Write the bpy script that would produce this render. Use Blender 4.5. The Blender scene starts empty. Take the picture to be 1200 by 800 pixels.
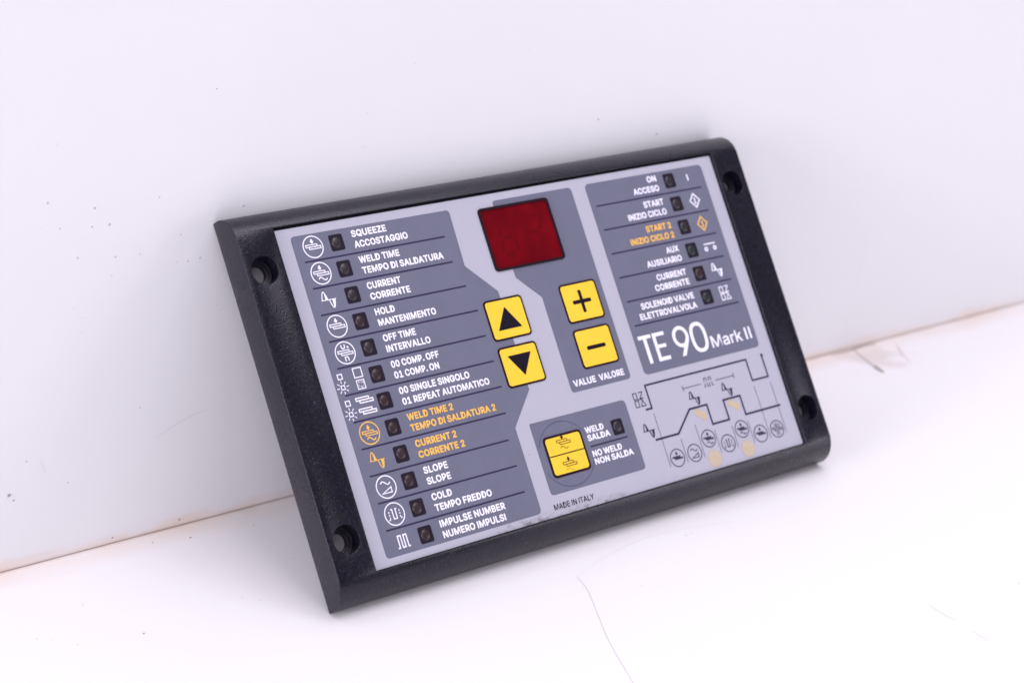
import bpy, bmesh, math, random, json
from mathutils import Vector, Matrix
from mathutils.geometry import tessellate_polygon
random.seed(7)
S = bpy.context.scene
MM = 0.001

# ------------------------------------------------------------------ camera
cd = bpy.data.cameras.new('camera'); cam = bpy.data.objects.new('camera', cd)
S.collection.objects.link(cam); S.camera = cam
rot = Matrix(((0.790249, 0.180783, -0.585512), (-0.608978, 0.338053, -0.717542), (0.068215, 0.9236, 0.377239)))
cam.matrix_world = Matrix.Translation((-0.37313, -0.477004, 0.286608)) @ rot.to_4x4()
cd.sensor_fit = 'HORIZONTAL'; cd.sensor_width = 36; cd.lens = 70.68
cd.clip_start = 0.01; cd.clip_end = 20
cd.dof.use_dof = True; cd.dof.focus_distance = 0.585; cd.dof.aperture_fstop = 14

# ------------------------------------------------------------------ light
wd = bpy.data.worlds.new('World'); S.world = wd; wd.use_nodes = True
bg = wd.node_tree.nodes['Background']
bg.inputs[0].default_value = (0.925, 0.88, 1.0, 1); bg.inputs[1].default_value = 0.28

def area(name, loc, target, size, power, col=(0.935, 0.888, 1.0), size_y=None):
    l = bpy.data.lights.new(name, 'AREA'); l.energy = power; l.color = col; l.size = size
    if size_y: l.shape = 'RECTANGLE'; l.size_y = size_y
    o = bpy.data.objects.new(name, l); S.collection.objects.link(o)
    o.location = loc
    o.rotation_euler = (Vector(target) - Vector(loc)).to_track_quat('-Z', 'Y').to_euler()
    return o
area('overhead_lamp', (0.14, -0.30, 1.1), (0.14, -0.28, 0), 0.8, 9.3)
area('left_lamp', (-2.4, -0.28, 0.45), (-0.05, -0.03, 0.02), 1.1, 62.0)
area('front_fill', (-0.95, -1.25, 0.75), (0.05, 0, 0.06), 0.9, 9.0)  # unseen fill light, added behind the camera to raise the wall
area('side_lamp', (0.60, -0.60, 0.10), (0.0, 0, 0.08), 0.3, 1.3)

S.view_settings.view_transform = 'Standard'; S.view_settings.look = 'None'
S.view_settings.exposure = -0.10; S.view_settings.gamma = 1; S.view_settings.use_curve_mapping = False
S.render.engine = 'CYCLES'; S.cycles.max_bounces = 8

# ------------------------------------------------------------------ materials
def mat(name, col, rough=0.5, spec=0.5, coat=0.0):
    m = bpy.data.materials.new(name); m.use_nodes = True
    b = m.node_tree.nodes['Principled BSDF']
    b.inputs['Base Color'].default_value = (*col, 1); b.inputs['Roughness'].default_value = rough
    b.inputs['Specular IOR Level'].default_value = spec; b.inputs['Coat Weight'].default_value = coat
    return m
def N(m, t, **kw):
    n = m.node_tree.nodes.new(t)
    for k, v in kw.items():
        if isinstance(k, str) and k.startswith('i_'): n.inputs[k[2:].replace('_', ' ')].default_value = v
        else: setattr(n, k, v)
    return n
def L(m, a, b): m.node_tree.links.new(a, b)
def bsdf(m): return m.node_tree.nodes['Principled BSDF']
def math_(m, op, a, b=None, clamp=False):
    n = N(m, 'ShaderNodeMath', operation=op); n.use_clamp = clamp
    for i, v in enumerate((a, b)):
        if v is None: continue
        if isinstance(v, (int, float)): n.inputs[i].default_value = v
        else: L(m, v, n.inputs[i])
    return n.outputs[0]
def noise(m, vec, scale, detail=3, rough=0.5):
    n = N(m, 'ShaderNodeTexNoise'); n.inputs['Scale'].default_value = scale
    n.inputs['Detail'].default_value = detail; n.inputs['Roughness'].default_value = rough
    if vec is not None: L(m, vec, n.inputs['Vector'])
    return n.outputs['Fac']
def ramp(m, f, lo, hi):
    if lo > hi: return math_(m, 'SUBTRACT', 1.0, ramp(m, f, hi, lo))
    n = N(m, 'ShaderNodeMapRange'); n.inputs['From Min'].default_value = lo; n.inputs['From Max'].default_value = hi
    n.interpolation_type = 'SMOOTHSTEP'; L(m, f, n.inputs['Value']); return n.outputs['Result']
def mix(m, f, a, b):
    n = N(m, 'ShaderNodeMix', data_type='RGBA')
    for s, v in ((0, f), (6, a), (7, b)):
        if isinstance(v, tuple): n.inputs[s].default_value = (*v, 1)
        elif isinstance(v, float): n.inputs[s].default_value = v
        else: L(m, v, n.inputs[s])
    return n.outputs[2]
def coords(m): return N(m, 'ShaderNodeTexCoord').outputs['Object']
def bump(m, h, strength, dist):
    n = N(m, 'ShaderNodeBump'); n.inputs['Strength'].default_value = strength; n.inputs['Distance'].default_value = dist
    L(m, h, n.inputs['Height']); L(m, n.outputs[0], bsdf(m).inputs['Normal'])

# black moulded plastic with a fine spark-eroded grain
M_BODY = mat('black_plastic', (0.026, 0.023, 0.032), 0.5, 0.46)
c = coords(M_BODY)
def cells(m, vec, scale):
    n = N(m, 'ShaderNodeTexVoronoi'); n.inputs['Scale'].default_value = scale; L(m, vec, n.inputs['Vector']); return n.outputs['Distance'], n.outputs['Color']
g1, gc = cells(M_BODY, c, 2300); g2 = noise(M_BODY, c, 1100, 1); g3 = noise(M_BODY, c, 60, 4, 0.6)
bump(M_BODY, math_(M_BODY, 'ADD', g1, math_(M_BODY, 'MULTIPLY', g2, 0.5)), 0.32, 0.00016)
L(M_BODY, math_(M_BODY, 'ADD', math_(M_BODY, 'MULTIPLY', g3, 0.16), 0.2), bsdf(M_BODY).inputs['Roughness'])
spk = ramp(M_BODY, noise(M_BODY, c, 1500, 1), 0.66, 0.78)
dust = math_(M_BODY, 'MULTIPLY', spk, ramp(M_BODY, g3, 0.42, 0.7))  # sparkle of the grain put into the colour as pale specks
L(M_BODY, mix(M_BODY, math_(M_BODY, 'MULTIPLY', dust, 0.22), mix(M_BODY, ramp(M_BODY, noise(M_BODY, c, 1300, 1), 0.45, 0.72), (0.003, 0.0025, 0.008), (0.012, 0.010, 0.024)), (0.35, 0.32, 0.38)), bsdf(M_BODY).inputs['Base Color'])

M_HOLE = mat('hole_backing_grey', (0.22, 0.21, 0.22), 0.5, 0.3)

# printed polycarbonate label; handling wear and dirt along its lower edge
M_LABEL = mat('label_film', (0.52, 0.50, 0.67), 0.42, 0.2)
c = coords(M_LABEL); sx = N(M_LABEL, 'ShaderNodeSeparateXYZ'); L(M_LABEL, c, sx.inputs[0])
low = ramp(M_LABEL, sx.outputs[1], 0.0105, 0.0072)
xr_ = math_(M_LABEL, 'MULTIPLY', ramp(M_LABEL, sx.outputs[0], -0.046, -0.034), ramp(M_LABEL, sx.outputs[0], 0.014, 0.002))
n1 = noise(M_LABEL, c, 420, 5, 0.7)
dirt = math_(M_LABEL, 'MULTIPLY', math_(M_LABEL, 'MULTIPLY', low, xr_), ramp(M_LABEL, n1, 0.44, 0.62))
n2 = noise(M_LABEL, c, 45, 4, 0.6)
base = mix(M_LABEL, n2, (0.430, 0.430, 0.497), (0.465, 0.465, 0.532))
fleck = ramp(M_LABEL, noise(M_LABEL, c, 700, 2), 0.74, 0.80)
base = mix(M_LABEL, math_(M_LABEL, 'MULTIPLY', fleck, 0.35), base, (0.25, 0.23, 0.28))
L(M_LABEL, mix(M_LABEL, math_(M_LABEL, 'MULTIPLY', dirt, 0.8), base, (0.16, 0.12, 0.14)), bsdf(M_LABEL).inputs['Base Color'])
bump(M_LABEL, noise(M_LABEL, c, 2200, 2), 0.12, 0.00005)

def film(name, a, b, rough=0.42, spec=0.10):
    m = mat(name, a, rough, spec); c = coords(m)
    L(m, mix(m, noise(m, c, 120, 4, 0.65), a, b), bsdf(m).inputs['Base Color'])
    bump(m, noise(m, c, 2200, 2), 0.1, 0.00005)
    return m
M_GREY = film('grey_print', (0.143, 0.148, 0.203), (0.168, 0.173, 0.232))
M_WHITE = film('white_print', (0.84, 0.82, 0.93), (0.90, 0.88, 0.97))
M_ORANGE = film('orange_print', (0.84, 0.47, 0.09), (0.90, 0.53, 0.12))
M_YELLOW = film('yellow_print', (0.87, 0.57, 0.045), (0.93, 0.62, 0.06), 0.38)
M_PALE = film('pale_yellow_print', (0.50, 0.45, 0.39), (0.55, 0.49, 0.43))
M_PALE2 = film('pale_yellow_line_print', (0.62, 0.44, 0.22), (0.68, 0.50, 0.26))
M_INK = film('black_print', (0.008, 0.006, 0.013), (0.013, 0.010, 0.019), 0.45)
M_NAVY = film('dark_line_print', (0.030, 0.024, 0.060), (0.045, 0.036, 0.085), 0.45)
M_THIN = film('fine_grey_line_print', (0.10, 0.09, 0.155), (0.14, 0.125, 0.20))
M_MINI = film('small_icon_print', (0.045, 0.037, 0.078), (0.065, 0.055, 0.10))
M_EMBOSS = film('dark_ring_mark', (0.070, 0.068, 0.105), (0.10, 0.10, 0.145))
M_BORDER = film('brown_black_border', (0.016, 0.006, 0.012), (0.024, 0.010, 0.016))
M_RED = film('red_filter', (0.150, 0.0015, 0.005), (0.215, 0.002, 0.006), 0.35, 0.07)
c = coords(M_RED); M_RED_n = noise(M_RED, c, 90, 3, 0.6)
L(M_RED, mix(M_RED, ramp(M_RED, M_RED_n, 0.35, 0.65), (0.120, 0.001, 0.005), (0.170, 0.002, 0.006)), bsdf(M_RED).inputs['Base Color'])
M_SEG = film('display_segment', (0.110, 0.0015, 0.006), (0.135, 0.002, 0.007), 0.35, 0.07)
M_SMOKE = film('smoked_window', (0.017, 0.013, 0.022), (0.028, 0.021, 0.032), 0.3)
M_SMOKE2 = film('smoked_window_centre', (0.019, 0.014, 0.020), (0.026, 0.020, 0.026), 0.4)
def lens(name, col):
    m = mat(name, col, 0.34, 0.6); return m
M_LED = {'red': lens('led_lens_red', (0.026, 0.011, 0.014)), 'brown': lens('led_lens_brown', (0.021, 0.017, 0.021)), 'green': lens('led_lens_green', (0.013, 0.021, 0.018))}

# white painted sheet with a rusty, glue-stained crease
def white_mat(name, axis):
    m = mat(name, (0.80, 0.79, 0.81), 0.55, 0.3); c = coords(m)
    s = N(m, 'ShaderNodeSeparateXYZ'); L(m, c, s.inputs[0])
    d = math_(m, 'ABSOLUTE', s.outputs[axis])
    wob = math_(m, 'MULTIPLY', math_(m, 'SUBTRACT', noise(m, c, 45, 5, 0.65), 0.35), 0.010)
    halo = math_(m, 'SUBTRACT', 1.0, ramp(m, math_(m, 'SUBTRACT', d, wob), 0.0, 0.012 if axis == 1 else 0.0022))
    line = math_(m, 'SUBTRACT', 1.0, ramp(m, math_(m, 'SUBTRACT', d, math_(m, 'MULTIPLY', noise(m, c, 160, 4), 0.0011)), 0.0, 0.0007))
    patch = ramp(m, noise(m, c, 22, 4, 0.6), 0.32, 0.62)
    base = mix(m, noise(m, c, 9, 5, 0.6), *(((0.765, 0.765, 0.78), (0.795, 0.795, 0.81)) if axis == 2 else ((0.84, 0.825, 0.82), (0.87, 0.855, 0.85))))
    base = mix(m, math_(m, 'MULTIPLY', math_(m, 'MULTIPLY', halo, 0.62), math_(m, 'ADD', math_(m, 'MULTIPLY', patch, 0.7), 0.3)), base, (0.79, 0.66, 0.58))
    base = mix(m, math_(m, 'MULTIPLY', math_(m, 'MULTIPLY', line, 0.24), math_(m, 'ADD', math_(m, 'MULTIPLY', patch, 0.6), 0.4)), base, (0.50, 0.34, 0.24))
    if axis == 1:      # chipped brown stain on the table beside the panel
        v = N(m, 'ShaderNodeVectorMath', operation='DISTANCE'); L(m, c, v.inputs[0]); v.inputs[1].default_value = (0.187, -0.009, 0)
        st = math_(m, 'SUBTRACT', 1.0, ramp(m, math_(m, 'ADD', v.outputs['Value'], math_(m, 'MULTIPLY', math_(m, 'SUBTRACT', noise(m, c, 110, 5, 0.65), 0.5), 0.045)), 0.001, 0.018))
        base = mix(m, math_(m, 'MULTIPLY', st, 0.5), base, (0.62, 0.50, 0.44))
    sp = ramp(m, noise(m, c, 160, 1), 0.77, 0.80)
    base = mix(m, math_(m, 'MULTIPLY', sp, 0.08), base, (0.5, 0.42, 0.42))
    L(m, base, bsdf(m).inputs['Base Color'])
    bump(m, noise(m, c, 120, 4), 0.05, 0.0006)
    return m
M_WALL = white_mat('white_wall', 2); M_FLOOR = white_mat('white_floor', 1)
M_DUST = mat('dust_specks', (0.40, 0.34, 0.35), 0.8)
M_SCR = mat('scratch_line', (0.56, 0.53, 0.50), 0.7)
M_SMEAR = mat('brown_smear', (0.40, 0.35, 0.33), 0.8)

# ------------------------------------------------------------------ mesh helpers (all in millimetres, panel-face coordinates)
OX, OY, OZ = 84.5, -108.6, -9.5       # middle of the lower back edge, on which the panel stands
def link(name, me, m, parent=None):
    o = bpy.data.objects.new(name, me); S.collection.objects.link(o); me.materials.append(m)
    if parent is not None: o.parent = parent
    return o
class G:
    """collects flat shapes as prisms (z0..z1)"""
    def __init__(s): s.v = []; s.f = []
    def poly(s, loops, z1, z0=None):
        loops = [l if isinstance(l, list) else list(l) for l in loops]
        base = len(s.v); flat = [p for l in loops for p in l]
        s.v += [(p[0], p[1], z1) for p in flat]
        tr = tessellate_polygon([[Vector((p[0], p[1], 0)) for p in l] for l in loops])
        for a, b, c in tr:
            A, B, C = flat[a], flat[b], flat[c]
            cr = (B[0]-A[0])*(C[1]-A[1]) - (B[1]-A[1])*(C[0]-A[0])
            if abs(cr) < 1e-12: continue
            s.f.append((base+a, base+b, base+c) if cr > 0 else (base+a, base+c, base+b))
        if z0 is not None:
            b2 = len(s.v); s.v += [(p[0], p[1], z0) for p in flat]
            k = 0
            for li, l in enumerate(loops):
                n = len(l); ar = sum(l[i][0]*l[(i+1) % n][1]-l[(i+1) % n][0]*l[i][1] for i in range(n))
                outward = (ar > 0) == (li == 0)
                for i in range(n):
                    a, b = k+i, k+(i+1) % n
                    s.f.append((b2+a, b2+b, base+b, base+a) if outward else (b2+b, b2+a, base+a, base+b))
                k += n
        return s
    def build(s, name, m, parent, shift=True):
        me = bpy.data.meshes.new(name)
        o = (OX, OY, OZ) if shift else (0, 0, 0)
        me.from_pydata([((x-o[0])*MM, (y-o[1])*MM, (z-o[2])*MM) for x, y, z in s.v], [], s.f)
        return link(name, me, m, parent)
def rrect(x0, y0, x1, y1, r, n=5):
    if x0 > x1: x0, x1 = x1, x0
    if y0 > y1: y0, y1 = y1, y0
    out = []
    for cx, cy, a in ((x1-r, y0+r, -90), (x1-r, y1-r, 0), (x0+r, y1-r, 90), (x0+r, y0+r, 180)):
        for k in range(n+1):
            t = math.radians(a+90*k/n); out.append((cx+r*math.cos(t), cy+r*math.sin(t)))
    return out
def round_poly(pts, rad, n=4):
    out = []; N_ = len(pts)
    for i in range(N_):
        p = Vector(pts[i]); a = Vector(pts[i-1]); b = Vector(pts[(i+1) % N_]); r = rad[i] if isinstance(rad, (list, tuple)) else rad
        if r <= 0: out.append(tuple(p)); continue
        u = (a-p).normalized(); w = (b-p).normalized()
        ang = u.angle(w); d = min(r/math.tan(ang/2), (a-p).length*.45, (b-p).length*.45)
        A, B = p+u*d, p+w*d
        for k in range(n+1):
            t = k/n; q = A*(1-t)**2+p*2*t*(1-t)+B*t*t; out.append(tuple(q))
    return out
def circle(cx, cy, r, n=36, ry=None): return [(cx+r*math.cos(2*math.pi*k/n), cy+(ry or r)*math.sin(2*math.pi*k/n)) for k in range(n)]
def ribbon(pts, w, closed=False, cap=0.0):
    """one mitred outline round a polyline (list of loops)"""
    P = [Vector(p) for p in pts]; n = len(P); Lf, Rt = [], []
    for i in range(n):
        if closed or 0 < i < n-1:
            d0 = (P[i]-P[i-1]).normalized(); d1 = (P[(i+1) % n]-P[i]).normalized()
        elif i == 0: d0 = d1 = (P[1]-P[0]).normalized()
        else: d0 = d1 = (P[-1]-P[-2]).normalized()
        t = (d0+d1)
        t = t.normalized() if t.length > 1e-6 else d1
        nr = Vector((-t.y, t.x)); k = 1/max(0.35, nr.dot(Vector((-d1.y, d1.x))))
        q = P[i].copy()
        if not closed and cap:
            if i == 0: q -= d1*cap
            if i == n-1: q += d0*cap
        Lf.append(tuple(q+nr*w/2*k)); Rt.append(tuple(q-nr*w/2*k))
    if closed:
        a1 = sum(Lf[i-1][0]*Lf[i][1]-Lf[i][0]*Lf[i-1][1] for i in range(n)); a2 = sum(Rt[i-1][0]*Rt[i][1]-Rt[i][0]*Rt[i-1][1] for i in range(n))
        return [Lf, Rt] if abs(a1) > abs(a2) else [Rt, Lf]
    return [Lf+Rt[::-1]]
GLY = json.loads('''{"B":{"A":[480,[16,-35,80,-36,106,-27,118,-12,157,100,168,106,318,105,362,-10,385,-33,460,-36,480,-30,494,-15,494,18,310,518,290,539,205,543,182,536,167,515,-15,15,-13,-17],[208,235,240,329,272,238]],"B":[456,[61,-35,238,-36,315,-28,382,0,432,53,451,110,451,162,434,218,393,268,425,322,434,368,431,400,420,440,402,472,353,517,318,533,257,544,68,544,45,538,31,523,26,5,34,-20],[162,92,162,195,275,193,302,178,317,157,317,120,292,98,252,91],[162,322,162,415,260,416,285,407,297,393,299,355,275,328,252,321]],"C":[510,[239,-40,325,-35,375,-19,413,3,478,73,494,105,507,157,503,178,485,193,397,193,380,178,349,118,288,89,222,96,187,117,165,145,142,208,142,302,162,360,182,388,205,404,257,421,322,409,353,385,377,335,400,317,470,314,490,320,505,338,500,383,478,436,422,499,358,535,277,551,180,536,140,518,100,489,62,448,33,398,6,288,6,220,15,167,28,122,60,65,111,10,137,-8,187,-30]],"D":[502,[56,-35,215,-36,320,-20,395,19,453,83,479,138,493,202,491,322,475,383,453,428,424,465,375,505,328,528,247,544,68,544,47,539,32,525,26,500,23,-3,34,-25],[185,92,182,103,247,408,265,413,322,383,347,348,364,280,358,198,339,148,302,112,252,94]],"E":[419,[61,-35,370,-36,392,-30,407,-15,411,53,405,73,390,87,168,91,159,100,162,193,350,194,372,200,387,215,391,282,385,302,370,317,168,321,159,330,162,415,365,416,391,425,406,455,406,503,400,525,385,539,68,544,45,538,31,523,26,5,34,-20]],"F":[410,[61,-35,132,-33,154,-15,162,185,340,186,363,192,377,208,381,275,375,295,360,309,162,315,159,408,168,416,360,416,385,422,401,442,404,500,399,523,382,539,68,544,45,538,31,523,26,5,34,-20]],"G":[520,[239,-40,292,-41,340,-33,395,-11,428,12,461,45,491,93,503,125,514,192,511,265,493,287,288,291,267,285,252,268,253,185,272,167,368,155,356,125,310,94,247,89,202,106,166,143,142,208,142,302,170,373,210,408,257,421,320,409,348,388,377,335,400,317,470,314,490,320,505,338,505,368,487,420,458,462,426,495,363,533,275,551,185,538,150,524,106,495,60,446,32,395,6,288,6,220,15,167,36,105,62,60,99,20,135,-7,187,-30]],"H":[517,[61,-35,132,-33,154,-15,159,188,168,196,353,195,356,5,362,-17,377,-32,400,-36,465,-33,485,-18,491,8,491,500,487,523,473,538,395,543,377,539,362,525,356,500,356,332,348,324,162,325,159,503,153,525,137,539,115,544,52,541,32,525,26,500,26,5,34,-20]],"I":[184,[59,-35,136,-32,153,-17,159,5,159,503,148,531,118,544,45,539,30,525,24,503,24,5,32,-20]],"L":[393,[61,-35,358,-36,386,-22,396,5,393,68,372,88,160,95,159,503,148,531,118,544,47,539,32,525,26,503,26,5,34,-20]],"M":[628,[61,-35,130,-33,153,-12,160,219,259,-20,272,-32,292,-36,358,-30,375,-10,490,279,535,-10,558,-31,580,-30,595,-19,604,10,604,500,599,523,589,535,562,544,483,544,462,539,447,525,315,193,181,525,165,539,142,544,65,543,35,529,26,500,26,5,34,-20]],"N":[523,[61,-35,132,-33,155,-12,162,286,366,-27,392,-36,458,-36,478,-32,493,-18,499,8,499,500,494,523,480,538,402,543,382,538,367,520,360,223,156,535,130,544,68,544,47,539,32,525,26,500,26,5,34,-20]],"O":[533,[239,-40,290,-41,346,-30,385,-14,434,20,483,77,504,120,523,192,529,245,526,300,513,363,493,414,463,458,422,498,382,524,330,543,272,551,178,535,140,518,99,488,57,441,36,402,19,358,6,288,6,220,15,170,31,118,60,65,111,10,137,-8,187,-30],[243,90,197,109,163,148,142,208,139,282,155,345,182,388,230,415,280,421,330,404,372,360,393,292,393,215,382,170,350,119,292,90]],"P":[445,[61,-35,118,-36,142,-28,253,148,350,177,380,199,417,243,435,288,443,330,438,398,410,462,355,514,312,533,252,544,68,544,45,538,31,523,26,5,34,-20],[162,277,162,415,257,416,295,396,308,370,309,335,292,295,260,279]],"Q":[533,[401,-82,478,-81,501,-57,499,-32,460,43,505,122,526,210,526,300,506,383,463,458,422,498,382,524,330,543,272,551,180,536,121,505,81,470,52,432,27,383,6,285,7,218,24,135,69,53,140,-9,189,-30,243,-41,338,-34,382,-76],[243,90,197,109,163,148,142,208,139,282,155,345,182,388,230,415,280,421,330,404,372,360,393,292,393,215,383,172,368,147,325,190,252,194,228,186,215,170,214,148,250,95]],"R":[449,[61,-35,118,-36,144,-27,238,124,317,-7,338,-30,425,-36,445,-30,459,-15,459,15,369,192,408,234,430,275,444,330,441,390,415,459,358,514,315,533,252,544,68,544,45,538,31,523,26,5,34,-20],[162,292,162,415,257,416,297,398,311,350,305,322,292,304,260,291]],"S":[447,[196,-42,245,-44,295,-35,372,0,422,55,444,130,432,200,385,261,320,298,187,338,153,363,152,388,164,405,215,424,255,420,288,405,307,363,325,347,397,344,418,350,432,365,436,385,423,438,377,499,322,533,238,551,152,540,88,508,38,455,16,380,32,305,77,252,140,217,272,177,308,152,310,132,297,108,272,92,232,84,192,87,155,105,133,152,115,168,42,171,25,167,10,152,4,128,12,88,44,30,82,-5,118,-24]],"T":[449,[194,-35,267,-33,288,-10,292,412,410,416,436,425,451,455,451,503,445,525,430,539,38,544,15,538,1,523,-3,455,1,438,15,422,158,412,159,5,167,-20]],"U":[517,[239,-42,298,-41,377,-17,410,4,446,40,475,88,491,150,491,500,485,525,468,540,397,543,377,538,363,523,356,155,330,109,300,92,270,86,230,89,197,102,180,118,162,152,154,523,132,541,70,544,45,538,30,520,26,150,40,93,67,45,110,2,173,-30]],"V":[480,[204,-35,275,-36,295,-30,309,-15,495,495,495,521,478,539,397,543,380,539,365,525,240,179,115,523,92,541,25,544,2,539,-14,523,-11,483,165,5,179,-22]],"W":[686,[156,-35,228,-36,245,-32,260,-17,342,272,425,-15,442,-32,462,-36,528,-36,558,-21,700,490,700,520,689,535,662,544,608,543,588,538,572,523,493,225,415,513,395,538,310,543,292,539,277,525,195,227,113,525,98,539,75,544,20,543,-10,529,-15,493,120,-3,136,-27]],"X":[474,[19,-35,85,-36,110,-28,238,146,365,-30,450,-36,470,-32,483,-20,489,-3,485,18,319,263,477,493,478,520,465,536,438,544,358,538,238,377,120,538,38,544,17,539,4,528,-2,508,2,488,156,260,-12,18,-10,-17]],"Y":[472,[204,-35,277,-33,299,-15,305,200,484,490,485,520,468,539,390,544,363,536,238,343,108,538,85,544,20,543,0,538,-14,523,-13,490,168,200,169,3,178,-21]],"Z":[438,[39,-35,395,-36,415,-32,430,-17,436,57,430,78,415,92,192,100,432,432,436,505,432,523,418,538,392,544,47,544,25,539,10,525,4,450,10,430,25,416,247,408,8,75,7,-12,22,-30]],"0":[453,[201,-40,245,-41,295,-30,328,-15,376,28,398,60,423,120,441,248,436,328,423,385,385,468,346,510,318,529,232,551,152,537,118,518,82,485,40,415,14,298,19,170,35,105,53,62,87,18,115,-8,158,-30],[220,85,189,98,162,138,147,200,144,275,152,340,170,388,200,419,238,424,271,405,294,365,306,310,309,223,298,160,283,120,257,92]],"1":[453,[76,-35,385,-36,408,-30,423,-12,426,50,412,79,387,88,318,89,311,95,311,503,305,525,288,540,182,539,68,456,55,440,52,363,56,345,70,330,100,327,170,376,176,370,176,95,168,89,80,88,49,73,41,48,44,-10,57,-28]],"2":[453,[64,-35,382,-36,405,-30,419,-15,423,53,419,70,405,85,382,91,235,95,373,250,400,298,416,358,410,415,393,460,348,511,308,534,232,551,148,536,101,510,67,475,48,445,31,368,37,345,55,330,118,326,142,332,157,348,175,405,208,423,240,423,262,415,279,398,286,373,278,340,248,295,33,62,32,-12,47,-30]],"3":[453,[189,-40,260,-38,332,-14,388,33,418,85,429,150,408,229,368,278,296,320,402,445,403,518,382,540,75,544,52,538,37,520,34,455,38,438,52,422,209,412,126,312,121,258,128,232,148,217,255,204,278,190,293,160,293,130,280,105,257,91,220,84,192,87,160,102,138,148,120,163,47,166,27,160,13,145,9,125,17,85,46,33,105,-16]],".":[188,[81,-37,120,-35,142,-23,164,0,176,35,173,62,161,88,137,109,105,121,72,118,45,103,23,78,14,45,20,13,32,-7,50,-25]]},"R":{"A":[480,[13,-10,93,-7,141,125,150,131,334,130,387,-6,460,-11,472,-5,305,462,280,517,202,519,189,508,7,8],[175,209,173,218,240,408,306,213]],"D":[502,[53,-10,220,-11,312,2,382,39,433,95,456,145,468,198,471,285,466,328,453,375,431,418,396,460,363,485,320,505,275,516,125,519,114,510,114,468,107,462,100,516,62,519,53,513,51,18,46,0],[155,67,154,88,229,438,257,438,295,428,346,393,380,328,389,238,375,170,345,116,298,83,247,69]],"E":[419,[58,-10,372,-11,385,-5,386,55,377,66,142,66,134,75,137,218,355,219,366,233,366,288,358,296,137,298,135,438,372,442,381,455,381,508,375,517,65,519,53,513,51,3]],"I":[184,[55,-10,122,-11,134,0,134,505,122,519,57,518,49,508,49,3]],"L":[393,[58,-10,358,-11,371,0,371,55,363,66,135,70,134,505,122,519,60,518,51,508,51,3]],"M":[628,[58,-10,120,-11,131,-3,132,351,276,-3,285,-11,340,-11,358,10,500,377,557,0,565,-8,576,-5,575,516,478,519,465,510,315,118,161,513,148,519,54,515,51,3]],"N":[523,[58,-10,122,-11,133,-3,137,374,379,-7,471,-7,470,516,400,519,389,510,385,137,148,510,135,519,54,515,51,3]],"T":[449,[190,-10,255,-11,266,-3,267,438,420,443,426,455,426,508,420,517,35,519,23,513,21,452,27,443,183,438,184,3]],"Y":[472,[200,-10,267,-11,277,-5,280,205,461,498,458,517,382,519,371,513,238,294,99,515,20,519,8,513,15,490,193,202,194,0]],"a":[389,[136,-17,210,-13,262,19,268,-5,275,-11,335,-11,346,-3,343,295,328,332,305,359,250,388,168,394,107,378,61,345,32,298,40,281,103,264,145,308,200,321,242,308,261,280,266,258,257,243,88,210,54,190,29,157,21,130,21,85,37,40,82,-2],[152,57,120,70,107,85,102,108,115,135,155,153,265,168,260,113,239,80,200,60]],"r":[259,[50,-10,112,-11,122,-5,128,260,144,290,165,305,202,316,251,315,254,383,247,392,178,391,125,359,120,383,112,388,55,389,45,383,44,3]],"k":[381,[50,-10,118,-7,122,115,180,171,292,-8,370,-11,381,0,237,235,358,373,360,385,350,391,270,390,122,230,121,508,110,519,52,518,44,508,44,3]]}}''')
def glyph_text(g, s, x0, x1, y, cap, z, font='B', z_step=0.0):
    """lay s between x0 and x1 on baseline y with the given cap height"""
    T = GLY[font]; off = 0.035 if font == 'B' else 0.012
    ky = cap/(0.509+2*off)
    pen = 0; items = []; lo = 1e9; hi = -1e9
    for ch in s:
        if ch == ' ': pen += 170; continue
        a, *ls = T[ch]; xs = [v for l in ls for v in l[0::2]]
        lo = min(lo, pen+min(xs)); hi = max(hi, pen+max(xs)); items.append((pen, ls)); pen += a
        if font == 'B': pen += 22
    kx = (x1-x0)/(hi-lo)
    for pn, ls in items:
        g.poly([[(x0+(pn+l[i]-lo)*kx, y+(l[i+1]/1000+off)*ky) for i in range(0, len(l), 2)] for l in sorted(ls, key=lambda l: -(max(l[0::2])-min(l[0::2])))], z)
# ------------------------------------------------------------------ the setting
def box_obj(name, x0, x1, y0, y1, z0, z1, m):
    me = bpy.data.meshes.new(name); bm = bmesh.new()
    vs = [bm.verts.new((x*MM, y*MM, z*MM)) for x in (x0, x1) for y in (y0, y1) for z in (z0, z1)]
    for q in ((0, 1, 3, 2), (4, 6, 7, 5), (0, 4, 5, 1), (2, 3, 7, 6), (0, 2, 6, 4), (1, 5, 7, 3)): bm.faces.new([vs[i] for i in q])
    bm.normal_update(); bm.to_mesh(me); bm.free(); return link(name, me, m)
floor = box_obj('table_top', -1100, 1100, -1300, 12, -12, 0, M_FLOOR); floor['kind'] = 'structure'
wall = box_obj('back_wall', -1100, 1100, 0, 12, 0.35, 800, M_WALL); wall['kind'] = 'structure'

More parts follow.
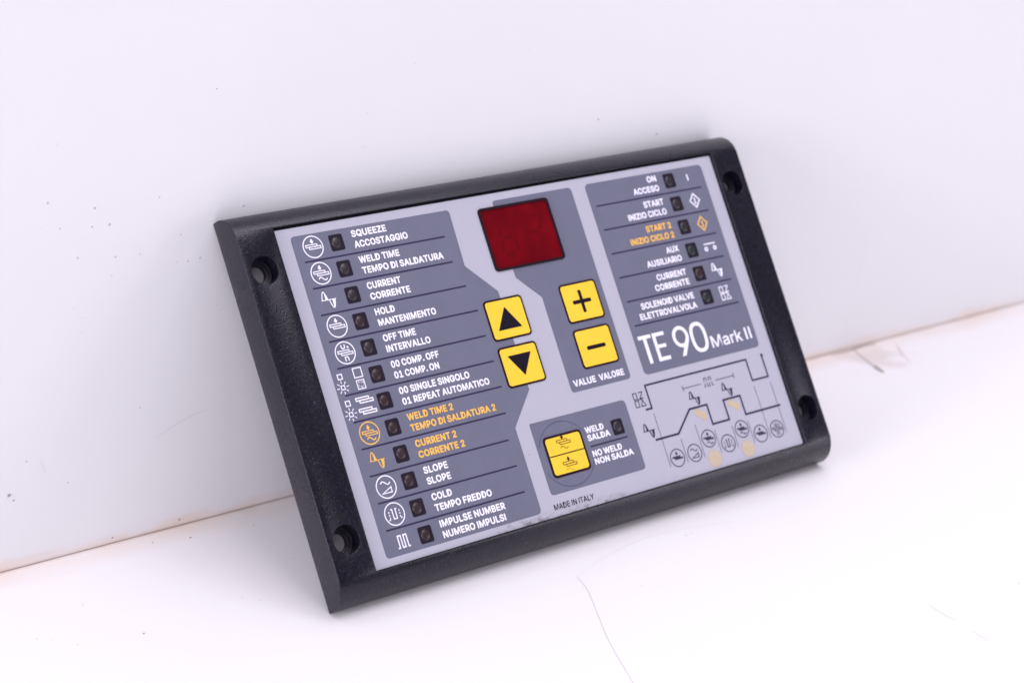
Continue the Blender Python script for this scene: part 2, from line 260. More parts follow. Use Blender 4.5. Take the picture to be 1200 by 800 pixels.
def surf_ribbon(name, pts, w, m, parent, on_wall=False, z=0.05, taper=True):
    v = []; f = []; P = [Vector(p) for p in pts]; n = len(P)
    for i in range(n):
        d = (P[min(i+1, n-1)]-P[max(i-1, 0)]).normalized(); nr = Vector((-d.y, d.x))
        ww = w*(0.35+0.65*math.sin(math.pi*(i+.5)/n)) if taper else w
        for s_ in (1, -1):
            q = P[i]+nr*ww/2*s_
            v.append((q.x*MM, -z*MM, q.y*MM) if on_wall else (q.x*MM, q.y*MM, z*MM))
    for i in range(n-1): f.append((2*i, 2*i+1, 2*i+3, 2*i+2))
    me = bpy.data.meshes.new(name); me.from_pydata(v, [], f); return link(name, me, m, parent)
def smooth(pts, k=6):
    P = [Vector(p) for p in pts]; out = []
    for i in range(len(P)-1):
        a, b, c_, d = P[max(i-1, 0)], P[i], P[i+1], P[min(i+2, len(P)-1)]
        for j in range(k):
            t = j/k; out.append(tuple(0.5*((2*b)+(c_-a)*t+(2*a-5*b+4*c_-d)*t*t+(3*b-a-3*c_+d)*t**3)))
    out.append(tuple(P[-1])); return out
M_SCR_FAINT = mat('faint_scratch_line', (0.70, 0.67, 0.70), 0.7)
surf_ribbon('scratch', smooth([(51.8, -86.5), (38, -82.6), (25, -79.8), (11.1, -78.3), (-4.6, -80.5), (-16.5, -83.9), (-23, -86.2)]), 0.14, M_SCR_FAINT, floor)
surf_ribbon('scratch', smooth([(-23.2, -86.4), (-25.3, -93.7), (-31.6, -105.9), (-39, -120.1), (-47.3, -139.8), (-52.1, -151.6), (-60, -172)]), 0.2, M_SCR, floor, taper=False)
surf_ribbon('scratch', smooth([(56.7, -152.9), (56.1, -158.9), (56.4, -163.6)]), 0.3, M_SCR, floor)
surf_ribbon('scratch', smooth([(55.9, -169.5), (55.9, -176.7)]), 0.25, M_SCR, floor)
surf_ribbon('smear', smooth([(185, -1.5), (182.4, -7), (181, -11.9), (179.4, -16.3), (178.9, -19.0)]), 0.9, M_SMEAR, floor)
surf_ribbon('smear', smooth([(180.2, -16.5), (178.9, -19.5), (178.0, -23.5)]), 2.4, M_SMEAR, floor, z=0.07)
surf_ribbon('smear', smooth([(205, -5), (198, -15), (195, -22)]), 0.35, M_SMEAR, floor)
surf_ribbon('smear', smooth([(173, -1.3), (182, -1.7), (191, -0.9), (197, -2.0)]), 1.1, M_SMEAR, floor, z=0.09)
surf_ribbon('hairline_crack', smooth([(184.6, 52), (184, 41.4), (182.9, 27.8), (180.8, 14.2), (180.1, 3)]), 0.16, mat('hairline', (0.70, 0.67, 0.71), 0.7), wall, True)
surf_ribbon('faint_mark', smooth([(-116, 31), (-110, 33.5), (-104, 35.5), (-98, 36.5)]), 0.5, mat('faint_mark', (0.73, 0.70, 0.74), 0.7), wall, True)
surf_ribbon('faint_mark', smooth([(-152, 32.5), (-151.2, 30), (-150.6, 28)]), 0.3, M_SCR_FAINT, wall, True)

def specks(name, pts, on_wall, label):
    bm = bmesh.new()
    for x, y, r in pts:
        q = bmesh.ops.create_icosphere(bm, subdivisions=1, radius=r*0.8*MM)
        for v in q['verts']:
            v.co.x *= random.uniform(.7, 1.3); v.co.y *= random.uniform(.7, 1.2); v.co.z *= 0.45
            v.co = v.co+Vector((random.uniform(-.15, .15), random.uniform(-.15, .15), 0))*r*MM
            if on_wall: v.co = Vector((v.co.x+x*MM, -v.co.z-r*.3*MM, v.co.y+y*MM))
            else: v.co = Vector((v.co.x+x*MM, v.co.y+y*MM, v.co.z+r*.3*MM))
    me = bpy.data.meshes.new(name); bm.to_mesh(me); bm.free(); o = link(name, me, M_DUST)
    o['kind'] = 'stuff'; o['label'] = label; o['category'] = 'dust'
fs = [(-129.9, 4.2, .5), (-108.6, -8.4, .5), (-119.6, -5.5, .35), (-88.4, -11, .28), (-146.4, -50.2, .42), (-164, -46.3, .25), (-113.5, -47, .22), (-153.3, -27.8, .22), (-168.6, -41, .22), (-110, -50.8, .2), (-171.9, -38, .25), (-9.9, -100.4, .22), (-72, -70.6, .25), (91.2, -158.5, .3), (23.2, -83.4, .28), (25.4, -83.3, .22)]
fs = [p for p in fs if p[1] < -1]
rs = random.Random(3)
fs += [(rs.uniform(-190, 240), -abs(rs.gauss(0, 70))-2, rs.uniform(.07, .15)) for _ in range(14)]
specks('dust_on_table', fs, False, 'dark dust specks scattered over the white table top in front of the panel')
ws = [(-107.7, 2.2, .5), (-129.9, 2.0, .42), (-148.3, 108.3, .35), (-134.5, 104.8, .38), (-130.1, 99.4, .4), (-135.3, 99.5, .33), (-139.8, 91.2, .33), (-128.4, 89.6, .33), (-129.5, 84.2, .22), (-120.7, 89.1, .25), (-87.5, 98.5, .4), (-114.6, 105.1, .25), (-101.6, 84.9, .3), (-105.5, 84.5, .3), (-107.8, 92.9, .25), (-144.9, 100.5, .25), (-120.8, 42, .28), (-161.9, 23.9, .7), (-160.5, 22.0, .4), (71.7, 100.1, .45), (45.4, 108.3, .35), (-143.9, 23.5, .3), (-156.3, 33.2, .3), (-96.8, 134.3, .3), (-29.2, 134.7, .2), (-45.7, 121.1, .2)]
ws += [(rs.gauss(-135, 22), rs.gauss(88, 22), rs.uniform(.08, .17)) for _ in range(16)]
ws += [(rs.uniform(-200, 250), rs.uniform(5, 150), rs.uniform(.06, .12)) for _ in range(8)]
specks('dust_on_wall', ws, True, 'dark dust specks stuck on the white wall behind the panel')

# ------------------------------------------------------------------ the panel
root = bpy.data.objects.new('control_panel', None); S.collection.objects.link(root)
root.empty_display_size = 0.05
root.location = (0, -0.0672, 0); root.rotation_euler = (math.radians(54.56), 0, 0)
root['label'] = 'black framed welding control panel with grey label and yellow keys leaning on the white wall'
root['category'] = 'control panel'

def prism_obj(name, prof, x0, x1):           # profile in (y, z), extruded along x
    bm = bmesh.new(); a = [bm.verts.new(((x0-OX)*MM, (y-OY)*MM, (z-OZ)*MM)) for y, z in prof]
    b = [bm.verts.new(((x1-OX)*MM, (y-OY)*MM, (z-OZ)*MM)) for y, z in prof]; n = len(prof)
    bm.faces.new(a); bm.faces.new(b[::-1])
    for i in range(n): bm.faces.new((a[i], b[i], b[(i+1) % n], a[(i+1) % n]))
    bmesh.ops.recalc_face_normals(bm, faces=bm.faces)
    me = bpy.data.meshes.new(name); bm.to_mesh(me); bm.free(); return me
prof = [(-108.6, -9.5), (-108.6, -8.2)]
prof += [(-108.6+8.6*(1-math.cos(t)), -7.6+8.6*math.sin(t)) for t in [math.radians(90*k/12) for k in range(1, 13)]][:]
prof[-1] = (-100.0, 1.0)
prof += [(7.3-8.0*(1-math.sin(t)), -7.6+8.6*math.cos(t)) for t in [math.radians(90*k/12) for k in range(0, 12)]]
prof += [(7.3, -8.2), (7.3, -9.5)]
X0, X1 = -12.9, 181.9
body = link('housing', prism_obj('housing', prof, X0, X1), M_BODY, root)
def cutter(me):
    o = bpy.data.objects.new('cutter', me); S.collection.objects.link(o); return o
def box_me(x0, x1, y0, y1, z0, z1):
    return prism_obj('cut', [(y0, z0), (y1, z0), (y1, z1), (y0, z1)], x0, x1)
def cyl_me(cx, cy, r0, r1, z0, z1, n=40):
    bm = bmesh.new()
    a = [bm.verts.new(((x-OX)*MM, (y-OY)*MM, (z0-OZ)*MM)) for x, y in circle(cx, cy, r0, n)]
    b = [bm.verts.new(((x-OX)*MM, (y-OY)*MM, (z1-OZ)*MM)) for x, y in circle(cx, cy, r1, n)]
    bm.faces.new(a[::-1]); bm.faces.new(b)
    for i in range(n): bm.faces.new((a[i], a[(i+1) % n], b[(i+1) % n], b[i]))
    bmesh.ops.recalc_face_normals(bm, faces=bm.faces)
    me = bpy.data.meshes.new('cut'); bm.to_mesh(me); bm.free(); return me
HOLES = [(-6.9, -10.9), (-6.7, -90.3), (175.8, -10.6), (176.2, -90.1)]
cuts = [box_me(-0.35, 170.45, -101.25, 0.75, -1.2, 6), box_me(X0+2, X1-2, -106, 4.8, -12, -5.2)]
for hx, hy in HOLES:
    cuts += [cyl_me(hx, hy, 4.25, 4.25, -3.6, 6), cyl_me(hx, hy, 2.55, 2.55, -9, -3.0)]
bpy.context.view_layer.update()
cobs = [cutter(m_) for m_ in cuts]
for co in cobs:
    md = body.modifiers.new('b', 'BOOLEAN'); md.operation = 'DIFFERENCE'; md.solver = 'EXACT'; md.object = co
    co.parent = root
md = body.modifiers.new('bevel', 'BEVEL'); md.width = 0.32*MM; md.segments = 3; md.limit_method = 'ANGLE'; md.angle_limit = math.radians(38)
md.harden_normals = False
bpy.context.view_layer.update()
dg = bpy.context.evaluated_depsgraph_get()
nm = bpy.data.meshes.new_from_object(body.evaluated_get(dg)); body.modifiers.clear(); body.data = nm
for co in cobs: bpy.data.objects.remove(co, do_unlink=True)
nm.materials.clear(); nm.materials.append(M_BODY)
for p_ in nm.polygons: p_.use_smooth = True
nm.set_sharp_from_angle(angle=math.radians(32))

# added flat plate across the back; it blocks light and greys the holes
G().poly([rrect(X0+2.4, -105.6, X1-2.4, 4.4, 1)], -5.25, -9.3).build('hole_backing', M_HOLE, root)
# label sheet
lab = G().poly([rrect(0, -101, 170, 0, 0.4)], 0, -1.2).build('label', M_LABEL, root)
ZG, Z1, Z2, Z3 = 0.035, 0.07, 0.105, 0.14
def part(name, g, m, parent=lab): return g.build(name, m, parent)

# grey fields
f1 = [(4.5, -2.55), (60.9, -2.75), (60.5, -20.7), (69.6, -30.3), (69.7, -61.8), (60.5, -72.0), (60.5, -98.8), (4.5, -98.8)]
part('grey_field', G().poly([round_poly(f1, [1.5, 1.2, .4, .3, .3, .3, 1.7, 1.3])], ZG), M_GREY)
f2 = [(77.5, -2.35), (108.9, -2.35), (108.9, -66.1), (84.9, -66.1), (84.9, -35.0), (77.5, -27.3)]
part('grey_field', G().poly([round_poly(f2, [1.3, 1.5, 1.5, 1.3, .5, .4])], ZG), M_GREY)
part('grey_field', G().poly([round_poly([(65.7, -72.0), (103.6, -72.0), (103.6, -94.6), (65.7, -94.6)], [.3, 1.7, 1.4, 1.4])], ZG), M_GREY)
part('grey_field', G().poly([rrect(114.5, -66.3, 165.0, -2.3, 1.6)], ZG), M_GREY)

# text
def text(s, x0, x1, y, cap=2.12, m=M_WHITE, font='B', z=Z1, name='printed_text'):
    g = G(); glyph_text(g, s, x0, x1, y, cap, z, font); return part(name, g, m)
ROW = 8.055
LEFT = [('SQUEEZE', 37.14, 'ACCOSTAGGIO', 43.8), ('WELD TIME', 39.1, 'TEMPO DI SALDATURA', 53.97), ('CURRENT', 36.75, 'CORRENTE', 39.05),
        ('HOLD', 31.75, 'MANTENIMENTO', 45.5), ('OFF TIME', 36.4, 'INTERVALLO', 40.6), ('00 COMP. OFF', 41.85, '01 COMP. ON', 40.85),
        ('00 SINGLE SINGOLO', 50.2, '01 REPEAT AUTOMATICO', 56.45), ('WELD TIME 2', 41.2, 'TEMPO DI SALDATURA 2', 55.8), ('CURRENT 2', 39.55, 'CORRENTE 2', 41.4),
        ('SLOPE', 33.4, 'SLOPE', 33.4), ('COLD', 31.95, 'TEMPO FREDDO', 45.35), ('IMPULSE NUMBER', 48.5, 'NUMERO IMPULSI', 47.6)]
LEND = [56.6, 56.6, 58.7, 60.2, 60.2, 60.2, 60.2, 58.7, 56.8, 56.9, 56.8]
def hline(x0, x1, y, w=0.5, m=M_NAVY): return part('divider_line', G().poly(ribbon([(x0, y), (x1, y)], w), Z1), m)
for k, (a, xa, b, xb) in enumerate(LEFT):
    mm_ = M_ORANGE if k in (7, 8) else M_WHITE
    text(a, 24.8, xa, -5.82-ROW*k, m=mm_); text(b, 24.85, xb, -9.12-ROW*k*0.9995, m=mm_)
    if k < 11: hline(6.95, LEND[k], -10.65-8.045*k)
RIGHT = [('ON', 140.3, 'ACCESO', 133.3), ('START', 135.7, 'INIZIO CICLO', 127.9), ('START 2', 133.5, 'INIZIO CICLO 2', 125.7),
         ('AUX', 138.95, 'AUSILIARIO', 129.4), ('CURRENT', 131.5, 'CORRENTE', 129.6), ('SOLENOID VALVE', 121.6, 'ELETTROVALVOLA', 119.9)]
for k, (a, xa, b, xb) in enumerate(RIGHT):
    mm_ = M_ORANGE if k == 2 else M_WHITE
    text(a, xa, 144.35, -5.4-8.08*k, m=mm_); text(b, xb, 144.4, -8.72-8.07*k, m=mm_)
    hline(116.7, 162.2, -10.0-8.07*k)
text('VALUE', 86.4, 95.3, -64.5, 2.1); text('VALORE', 96.7, 106.8, -64.5, 2.1)
text('WELD', 85.2, 92.55, -79.25, 1.98); text('SALDA', 85.25, 94.2, -81.72, 1.98)
text('NO WELD', 85.3, 97.05, -86.75, 1.98); text('NON SALDA', 85.3, 100.75, -89.22, 1.98)
hline(85.4, 100.4, -83.43, 0.5)
text('MADE IN ITALY', 65.4, 80.9, -99.05, 1.75, M_INK, 'R', Z1)

# model name in large geometric letters
g = G(); W_ = 1.28
g.poly([[(116.25, -53.9), (116.25, -55.1), (118.15, -55.1), (118.15, -63.2), (119.5, -63.2), (119.5, -55.1), (121.5, -55.1), (121.5, -53.9)]], Z1)
g.poly([[(122.1, -53.9), (122.1, -63.2), (127.1, -63.2), (127.1, -62.0), (123.4, -62.0), (123.4, -59.0), (126.7, -59.0), (126.7, -57.85), (123.4, -57.85), (123.4, -55.1), (127.1, -55.1), (127.1, -53.9)]], Z1)
part('model_name', g, M_WHITE)
g = G()
g.poly([circle(133.5, -57.0, 3.35, 40, 3.55), circle(133.5, -57.0, 2.1, 40, 2.35)], Z1)
g.poly([[(136.8, -57.4), (136.4, -58.9), (133.55, -63.35), (131.95, -63.35), (134.5, -59.2), (135.5, -57.6)]], Z1+0.004)
def stadium(cx, cy, rx, ry, e=2.5, n=48):
    o_ = []
    for k in range(n):
        t = 2*math.pi*k/n; c_, s_ = math.cos(t), math.sin(t)
        o_.append((cx+rx*math.copysign(abs(c_)**(2/e), c_), cy+ry*math.copysign(abs(s_)**(2/e), s_)))
    return o_
g.poly([stadium(140.95, -58.5, 3.45, 5.05), stadium(140.95, -58.5, 2.15, 3.85)], Z1)
part('model_name', g, M_WHITE)
g = G(); glyph_text(g, 'Mark', 145.3, 158.9, -63.1, 3.95, Z1, 'R'); part('model_name', g, M_WHITE)
g = G()
for x in (160.5, 162.3): g.poly([[(x, -63.0), (x+.8, -63.0), (x+.8, -59.0), (x, -59.0)]], Z1)
part('model_name', g, M_WHITE)

# ------------------------------------------------------------------ pictograms
def wave(cx, cy, w, h, n=16): return [(cx-w/2+w*k/n, cy+h/2*math.sin(2*math.pi*k/n)) for k in range(n+1)]
def tilde(cx, cy, w, h, n=16):
    return [(cx-w/2+w*k/n, cy+h/2*math.sin(2*math.pi*k/n)) for k in range(n+1)]
def ic_ring(g, cx, cy, r, w, z): g.poly([circle(cx, cy, r, 44), circle(cx, cy, r-w, 44)], z)
def ic_plates(g, cx, cy, s, w, z, fill=False):
    a = [(-2.35, .05), (-2.35, .72), (1.45, .72), (1.45, .05), (2.55, .05), (2.55, -.62), (-1.35, -.62), (-1.35, .05)]
    A = [(cx+x*s, cy+y*s) for x, y in a]
    if fill: g.poly([A[::-1]], z); return
    g.poly(ribbon(A, w, True), z); g.poly(ribbon([(cx-1.35*s+w*.4, cy+.05*s), (cx+1.45*s-w*.4, cy+.05*s)], w*1.1), z+.004)
def ic_arrow(g, cx, cy, s, z):
    g.poly([[(cx-.3*s, cy+2.35*s), (cx-.3*s, cy+1.75*s), (cx-.72*s, cy+1.75*s), (cx, cy+.9*s), (cx+.72*s, cy+1.75*s), (cx+.3*s, cy+1.75*s), (cx+.3*s, cy+2.35*s)]], z)
def ic_weld(g, cx, cy, s, w, z, wv=False, ring=True, fill=False):
    if ring: ic_ring(g, cx, cy, 3.42*s, w, z)
    ic_arrow(g, cx, cy, s, z); ic_plates(g, cx, cy, s, w*.85, z, fill)
    if wv: g.poly(ribbon(wave(cx+.2*s, cy-1.65*s, 2.9*s, .95*s), w), z)
def ic_sine(g, cx, cy, s, w, z):
    L1 = [(cx-2.3*s+1.9*s*k/10, cy+2.5*s*math.sin(math.pi*k/10)**.8) for k in range(11)]
    L2 = [(cx+.1*s+1.9*s*k/10, cy-2.5*s*math.sin(math.pi*k/10)**.8) for k in range(11)]
    g.poly(ribbon(L1, w), z)
    g.poly(ribbon([L1[-1], L2[0]], w), z+.004)
    g.poly(ribbon(L2, w), z)
    g.poly([[p for p in L2[5:]]+[(L2[5][0], cy)]], z+.008)
    g.poly([[L1[6], L1[7], L1[8], L1[9], L1[10], (L1[6][0], cy)][::-1]], z+.008)
    g.poly(ribbon([(cx-2.6*s, cy), (cx+2.4*s, cy)], w*.8), z+.012)
def ic_pulse(g, cx, cy, s, w, z):
    g.poly(ribbon([(cx-2.3*s, cy-1.9*s), (cx-1.6*s, cy-1.9*s), (cx-1.6*s, cy+1.9*s), (cx-.5*s, cy+1.9*s), (cx-.5*s, cy-1.9*s), (cx+.5*s, cy-1.9*s), (cx+.5*s, cy+1.9*s), (cx+1.6*s, cy+1.9*s), (cx+1.6*s, cy-1.9*s), (cx+2.3*s, cy-1.9*s)], w), z)
def ic_slope(g, cx, cy, s, w, z):
    ic_ring(g, cx, cy, 3.42*s, w, z)
    g.poly(ribbon(wave(cx, cy+1.15*s, 3.3*s, 1.0*s), w), z)
    g.poly(ribbon([(cx-1.75*s, cy-1.75*s), (cx+1.5*s, cy-1.75*s), (cx+1.5*s, cy-.25*s)], w, True), z)
def ic_cold(g, cx, cy, s, w, z):
    ic_ring(g, cx, cy, 3.42*s, w, z)
    g.poly(ribbon([(cx-1.05*s, cy+1.45*s), (cx-.55*s, cy+1.45*s), (cx-.55*s, cy-1.35*s), (cx+.55*s, cy-1.35*s), (cx+.55*s, cy+1.45*s), (cx+1.05*s, cy+1.45*s)], w), z)
    for sx_ in (-1, 1):
        for q in (1.0, 0.15, -.7): g.poly(ribbon([(cx+sx_*1.75*s, cy+q*s), (cx+sx_*1.75*s, cy+(q-.5)*s)], w), z)
        g.poly(ribbon([(cx+sx_*1.75*s, cy-1.45*s), (cx+sx_*2.3*s, cy-1.45*s)], w), z)
def ic_offtime(g, cx, cy, s, w, z):
    ic_ring(g, cx, cy, 3.42*s, w, z); ic_plates(g, cx, cy, s, w*.85, z)
    g.poly(ribbon([(cx-.75*s, cy+2.5*s), (cx-.75*s, cy+1.6*s), (cx-.45*s, cy+1.3*s), (cx+.05*s, cy+1.3*s), (cx+.35*s, cy+1.6*s), (cx+.35*s, cy+2.5*s)], w), z)
    g.poly([circle(cx+1.3*s, cy+1.5*s, .35*s, 10)], z)
    g.poly(ribbon([(cx-.45*s, cy-2.5*s), (cx-.45*s, cy-1.25*s), (cx+.3*s, cy-1.25*s), (cx+.6*s, cy-1.5*s), (cx+.6*s, cy-2.5*s)], w), z)
def ic_solenoid(g, cx, cy, s, w, z):
    for yy in (1.25, -1.25):
        g.poly(ribbon([(cx-1.9*s, cy+(yy-1)*s), (cx-.5*s, cy+(yy-1)*s), (cx-.5*s, cy+(yy+1)*s), (cx-1.9*s, cy+(yy+1)*s)], w, True), z)
    g.poly(ribbon([(cx+.35*s, cy+2.25*s), (cx+2.0*s, cy+2.25*s), (cx+.6*s, cy+.3*s), (cx+2.0*s, cy+.3*s)], w), z)
    g.poly(ribbon([(cx+1.2*s, cy-.2*s), (cx+.3*s, cy-2.25*s), (cx+2.1*s, cy-2.25*s)], w, True), z)
    g.poly(ribbon([(cx-.5*s, cy+.02*s), (cx+1.2*s, cy+.02*s)], w), z+.004)
def icon(fn, *a, m=M_WHITE, name='pictogram', **k):
    g = G(); fn(g, *a, **k); return part(name, g, m)
IX = 11.1; iy = lambda k: -6.55-8.05*k
w0 = .34
icon(ic_weld, IX, iy(0), 1, w0, Z1); icon(ic_weld, IX, iy(1), 1, w0, Z1, wv=True)
icon(ic_sine, IX, iy(2), 1, .3, Z1)
icon(ic_weld, IX, iy(3), 1, w0, Z1); icon(ic_offtime, IX, iy(4), 1, w0, Z1)
icon(ic_weld, IX, iy(7), 1, w0, Z1, wv=True, m=M_ORANGE); icon(ic_sine, IX, iy(8), 1, .3, Z1, m=M_ORANGE)
icon(ic_slope, 11.2, iy(9), 1, w0, Z1); icon(ic_cold, 11.25, iy(10), 1, w0, Z1); icon(ic_pulse, 11.35, iy(11), .92, .4, Z1)
def ic_square(g, cx, cy, h, w, z): g.poly(ribbon([(cx-h, cy-h), (cx+h, cy-h), (cx+h, cy+h), (cx-h, cy+h)], w, True), z)
def ic_sun(g, cx, cy, z):
    ic_square(g, cx, cy, .58, .3, z)
    for k in range(8):
        t = math.pi*k/4+.1; g.poly(ribbon([(cx+1.2*math.cos(t), cy+1.2*math.sin(t)), (cx+2.05*math.cos(t), cy+2.05*math.sin(t))], .26), z)
def ic_hatch(g, cx, cy, z):
    ic_square(g, cx, cy, 1.28, .28, z)
    rr = random.Random(5)
    for _ in range(16):
        x, y = cx+rr.uniform(-.95, .95), cy+rr.uniform(-.95, .95); t = rr.uniform(0, 3.1)
        g.poly(ribbon([(x-.22*math.cos(t), y-.22*math.sin(t)), (x+.22*math.cos(t), y+.22*math.sin(t))], .13), z+.001*_)
def ic_lap(g, cx, cy, w, z): ic_plates(g, cx, cy, 1.15, w, z)
icon(ic_square, 7.0, -45.25, .72, .32, Z1); icon(ic_sun, 7.05, -48.45, Z1)
icon(ic_square, 13.1, -45.1, 1.38, .32, Z1); icon(ic_hatch, 13.15, -48.65, Z1)
icon(ic_square, 7.0, -53.25, .72, .32, Z1); icon(ic_sun, 7.05, -56.5, Z1)
icon(ic_lap, 12.6, -53.2, .36, Z1); icon(ic_lap, 12.7, -56.5, .36, Z1)
# right-hand pictograms
ry_ = lambda k: -5.95-8.08*k
part('pictogram', G().poly([[(157.4, ry_(0)-1.1), (157.95, ry_(0)-1.1), (157.95, ry_(0)+1.1), (157.4, ry_(0)+1.1)]], Z1), M_WHITE)
def ic_diamond(g, cx, cy, z):
    g.poly(ribbon([(cx-2.05, cy), (cx, cy-2.35), (cx+2.05, cy), (cx, cy+2.35)], .46, True), z)
    g.poly(ribbon([(cx, cy-1.0), (cx, cy+1.0)], .5), z); g.poly(ribbon([(cx-.5, cy-1.0), (cx+.5, cy-1.0)], .3), z+.004)
icon(ic_diamond, 157.65, ry_(1), Z1); icon(ic_diamond, 157.7, ry_(2), Z1, m=M_ORANGE)
def ic_aux(g, cx, cy, z):
    g.poly(ribbon([(cx-2.4, cy+1.0), (cx+2.5, cy+1.0)], .42), z)
    for dx in (-1.9, 1.9): g.poly([circle(cx+dx, cy-.65, .78, 18), circle(cx+dx, cy-.65, .3, 18)], z)
icon(ic_aux, 157.75, ry_(3), Z1); icon(ic_sine, 157.6, ry_(4), .93, .42, Z1); icon(ic_solenoid, 157.6, ry_(5), .98, .32, Z1)

# ------------------------------------------------------------------ weld cycle diagram
def dline(pts, w, m=M_NAVY, name='diagram_line', z=Z1): return part(name, G().poly(ribbon(pts, w, cap=0.05), z), m)
dline([(110.6, -76.9), (113.15, -76.9), (113.15, -69.4), (157.2, -69.4), (157.2, -76.6), (164.4, -76.6), (164.4, -69.3)], .58)
part('diagram_line', G().poly([circle(164.5, -69.3, .55, 14)], Z2), M_NAVY)
dline([(110.7, -86.85), (120.4, -86.85), (127.7, -80.3), (135.2, -80.3), (135.2, -86.85), (142.45, -86.85), (142.45, -80.3), (149.9, -80.3), (149.9, -86.7), (165.5, -86.7)], .64)
for x0, y0, y1 in ((113.2, -78.6, -96.3), (120.6, -88.7, -96.5), (127.9, -85.5, -96.4), (135.1, -88.8, -96.3), (142.6, -89.0, -96.4), (149.8, -88.8, -96.4), (157.15, -78.5, -96.3), (164.55, -78.5, -96.1)):
    dline([(x0, y0), (x0, y1)], .2, M_THIN, z=Z1-.008)
for x0, x1, xt in ((127.75, 135.4, 127.75), (141.9, 149.9, 149.9)):
    dline([(x0, -73.45), (x1, -73.45)], .26, M_THIN); dline([(xt, -72.6), (xt, -74.3)], .3, M_THIN, z=Z2)
def ic_burst(g, cx, cy, z):
    for row, t in ((.28, 1), (-.28, -1)):
        for x in (-1.5, -.5, .5, 1.5): g.poly(ribbon([(cx+x, cy+row), (cx+x, cy+row+1.15*t)], .26), z)
    for x0, y in ((-1.5, 1.4), (.5, 1.4), (-.5, -1.4)): g.poly(ribbon([(cx+x0-.13, cy+y), (cx+x0+1.13, cy+y)], .22), z+.004)
    for x0 in (-2.1, 1.5): g.poly(ribbon([(cx+x0-.1, cy-1.4), (cx+x0+.6, cy-1.4)], .22), z+.004)
icon(ic_burst, 138.7, -73.3, Z1, m=M_MINI)
icon(ic_sine, 131.3, -77.3, .92, .34, Z1, m=M_NAVY); icon(ic_sine, 145.6, -77.3, .92, .34, Z1, m=M_NAVY); icon(ic_sine, 109.4, -83.5, .92, .34, Z1, m=M_NAVY)
icon(ic_solenoid, 109.2, -73.3, 1.0, .28, Z1, m=M_NAVY)
s9 = .86
icon(ic_weld, 116.95, -94.1, s9, .3, Z1, m=M_MINI, fill=True); icon(ic_slope, 124.3, -94.1, s9, .3, Z1, m=M_MINI)
icon(ic_weld, 131.6, -90.9, s9, .3, Z1, wv=True, m=M_MINI, fill=True); icon(ic_cold, 138.95, -94.1, s9, .3, Z1, m=M_MINI)
icon(ic_weld, 146.3, -90.9, s9, .3, Z1, wv=True, m=M_MINI, fill=True); icon(ic_weld, 153.5, -94.0, s9, .3, Z1, m=M_MINI, fill=True)
icon(ic_offtime, 160.95, -94.0, s9, .3, Z1, m=M_MINI)
for px, py in ((131.6, -97.55), (146.3, -97.5)):
    part('yellow_print_patch', G().poly([circle(px, py, 2.75, 28)], Z1), M_PALE)
    icon(ic_weld, px, py, .76, .26, Z2, wv=True, m=M_PALE2)
for px, py in ((131.6, -82.85), (146.2, -82.6)):
    part('yellow_print_patch', G().poly([[(px-2.5, py+1.2), (px-1.2, py+2.0), (px+.6, py+1.2), (px+2.4, py+.2), (px+2.3, py-1.6), (px+1.2, py-1.9), (px-.9, py-.6), (px-2.3, py+.2)][::-1]], Z1), M_PALE)
    icon(ic_sine, px, py, .8, .28, Z2, m=M_PALE2)

# ------------------------------------------------------------------ display
d_ = G().poly([rrect(70.9, -24.5, 98.35, -4.2, 1.3), rrect(71.75, -23.75, 97.6, -5.0, 1.0)], .45, ZG).build('display_window', M_BORDER, root)
part('red_filter', G().poly([rrect(71.75, -23.75, 97.6, -5.0, 1.0)], Z1), M_RED, d_)
def seg_digit(g, cx, cy, z, w=5.6, h=10.5, t=1.15):
    sl = 0.9
    def Q(x, y): return (cx+x+y/h*sl*2, cy+y)
    def seg(a, b): g.poly(ribbon([Q(*a), Q(*b)], t), z)
    hw, hh, e = w/2, h/2, .75
    for y in (hh, 0, -hh): seg((-hw+e, y), (hw-e, y))
    for x in (-hw, hw): seg((x, hh-e), (x, e)); seg((x, -e), (x, -hh+e))
for cx in (79.5, 89.6):
    g = G(); seg_digit(g, cx, -14.5, Z2); part('segment_digit', g, M_SEG, d_)
# ------------------------------------------------------------------ keys
def key(x0, y0, x1, y1, sym, br=0.6):
    k = G().poly([rrect(x0, y0, x1, y1, 1.35)], .2, ZG).build('key', M_BORDER, root)
    part('key_face', G().poly([rrect(x0+br, y0+br, x1-br, y1-br, .9)], .26, .18), M_YELLOW, k)
    g = G(); sym(g, .30); part('key_symbol', g, M_INK, k); return k
key(62.5, -45.5, 77.2, -32.6, lambda g, z: g.poly([[(65.25, -42.4), (74.25, -42.4), (69.75, -35.4)]], z))
key(62.5, -60.25, 77.2, -47.5, lambda g, z: g.poly([[(65.4, -50.5), (69.85, -57.3), (74.3, -50.5)]], z))
def s_plus(g, z):
    a, b = 3.65, .62; cx, cy = 99.25, -38.85
    g.poly([round_poly([(cx-b, cy-a), (cx+b, cy-a), (cx+b, cy-b), (cx+a, cy-b), (cx+a, cy+b), (cx+b, cy+b), (cx+b, cy+a), (cx-b, cy+a), (cx-b, cy+b), (cx-a, cy+b), (cx-a, cy-b), (cx-b, cy-b)], [.4, .4, 0, .4, .4, 0, .4, .4, 0, .4, .4, 0])], z)
key(91.9, -45.25, 106.6, -32.55, s_plus)
key(91.95, -60.0, 106.6, -47.35, lambda g, z: g.poly([rrect(95.5, -54.35, 103.0, -53.1, .5)], z))
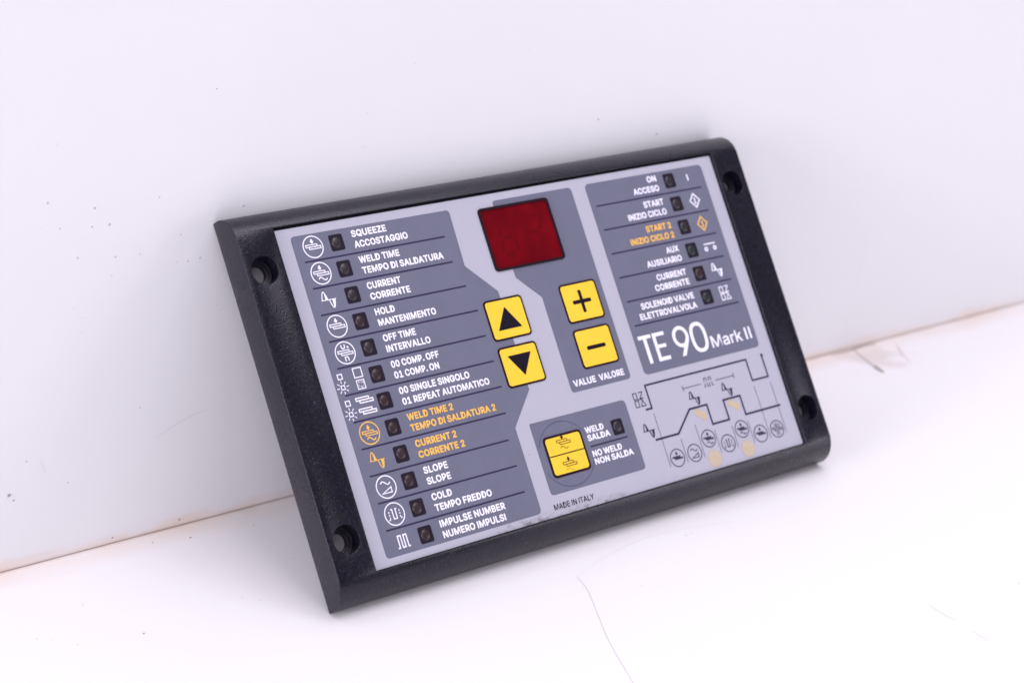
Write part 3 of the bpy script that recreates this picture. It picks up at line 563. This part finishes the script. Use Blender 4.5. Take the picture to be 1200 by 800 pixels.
def s_weld(g, z):
    for cy, dashed in ((-79.7, False), (-86.6, True)):
        cx = 75.7
        ic_arrow(g, cx, cy-.1, .95, z); ic_plates(g, cx+.1, cy-.05, 1.05, .2, z)
        wv_ = wave(cx, cy-1.75, 3.0, .9)
        if not dashed: g.poly(ribbon(wv_, .2), z)
        else:
            for i in range(0, 16, 4): g.poly(ribbon(wv_[i:i+3], .16), z)
    g.poly(ribbon([(69.3, -83.4), (82.7, -83.4)], .34), z)
key(68.6, -89.95, 83.4, -77.15, s_weld, .72)
# embossed ring round the weld key, drawn flat as darker arcs
rg = []
for a0, a1 in ((32, 158), (205, 335)):
    rg.append([(76.0+10.1*math.cos(math.radians(a0+(a1-a0)*k/30)), -83.5+10.1*math.sin(math.radians(a0+(a1-a0)*k/30))) for k in range(31)])
for r_ in rg: part('ring_mark', G().poly(ribbon(r_, .24), ZG+.02), M_EMBOSS)

# ------------------------------------------------------------------ indicator windows with their lamps
def dome(cx, cy, rx, ry, h, z, nu=20, nv=6):
    v = [(cx, cy, z+h)]; f = []
    for j in range(1, nv+1):
        t = math.pi/2*j/nv
        for i in range(nu):
            p = 2*math.pi*i/nu; v.append((cx+rx*math.sin(t)*math.cos(p), cy+ry*math.sin(t)*math.sin(p), z+h*math.cos(t)))
    for i in range(nu): f.append((0, 1+i, 1+(i+1) % nu))
    for j in range(nv-1):
        for i in range(nu):
            a = 1+j*nu+i; b = 1+j*nu+(i+1) % nu; f.append((a, a+nu, b+nu, b))
    me = bpy.data.meshes.new('lamp_lens'); me.from_pydata([((x-OX)*MM, (y-OY)*MM, (q-OZ)*MM) for x, y, q in v], [], f)
    for p in me.polygons: p.use_smooth = True
    return me
rl = random.Random(11)
def indicator(cx, cy, kind, w=4.7, h=4.95):
    o = G().poly([rrect(cx-w/2, cy-h/2, cx+w/2, cy+h/2, .6, 4)], Z1).build('indicator_window', M_SMOKE, root)
    part('lamp_recess', G().poly([rrect(cx-w/2+.75, cy-h/2+.7, cx+w/2-.6, cy+h/2-.7, 1.1, 4)], Z1+.02), M_SMOKE2, o)
    link('lamp_lens', dome(cx-.15+rl.uniform(-.12, .12), cy+rl.uniform(-.12, .12), 1.5, 1.65, .34, Z1+.02), M_LED[kind], o)
for k in range(12): indicator(19.25, -6.5-8.055*k, 'brown' if k in (0, 1, 2, 4) else 'red')
for k in range(6): indicator(149.65, -5.95-8.08*k, ('brown', 'brown', 'brown', 'green', 'red', 'green')[k])
indicator(97.8, -79.7, 'brown', 4.5, 4.9)
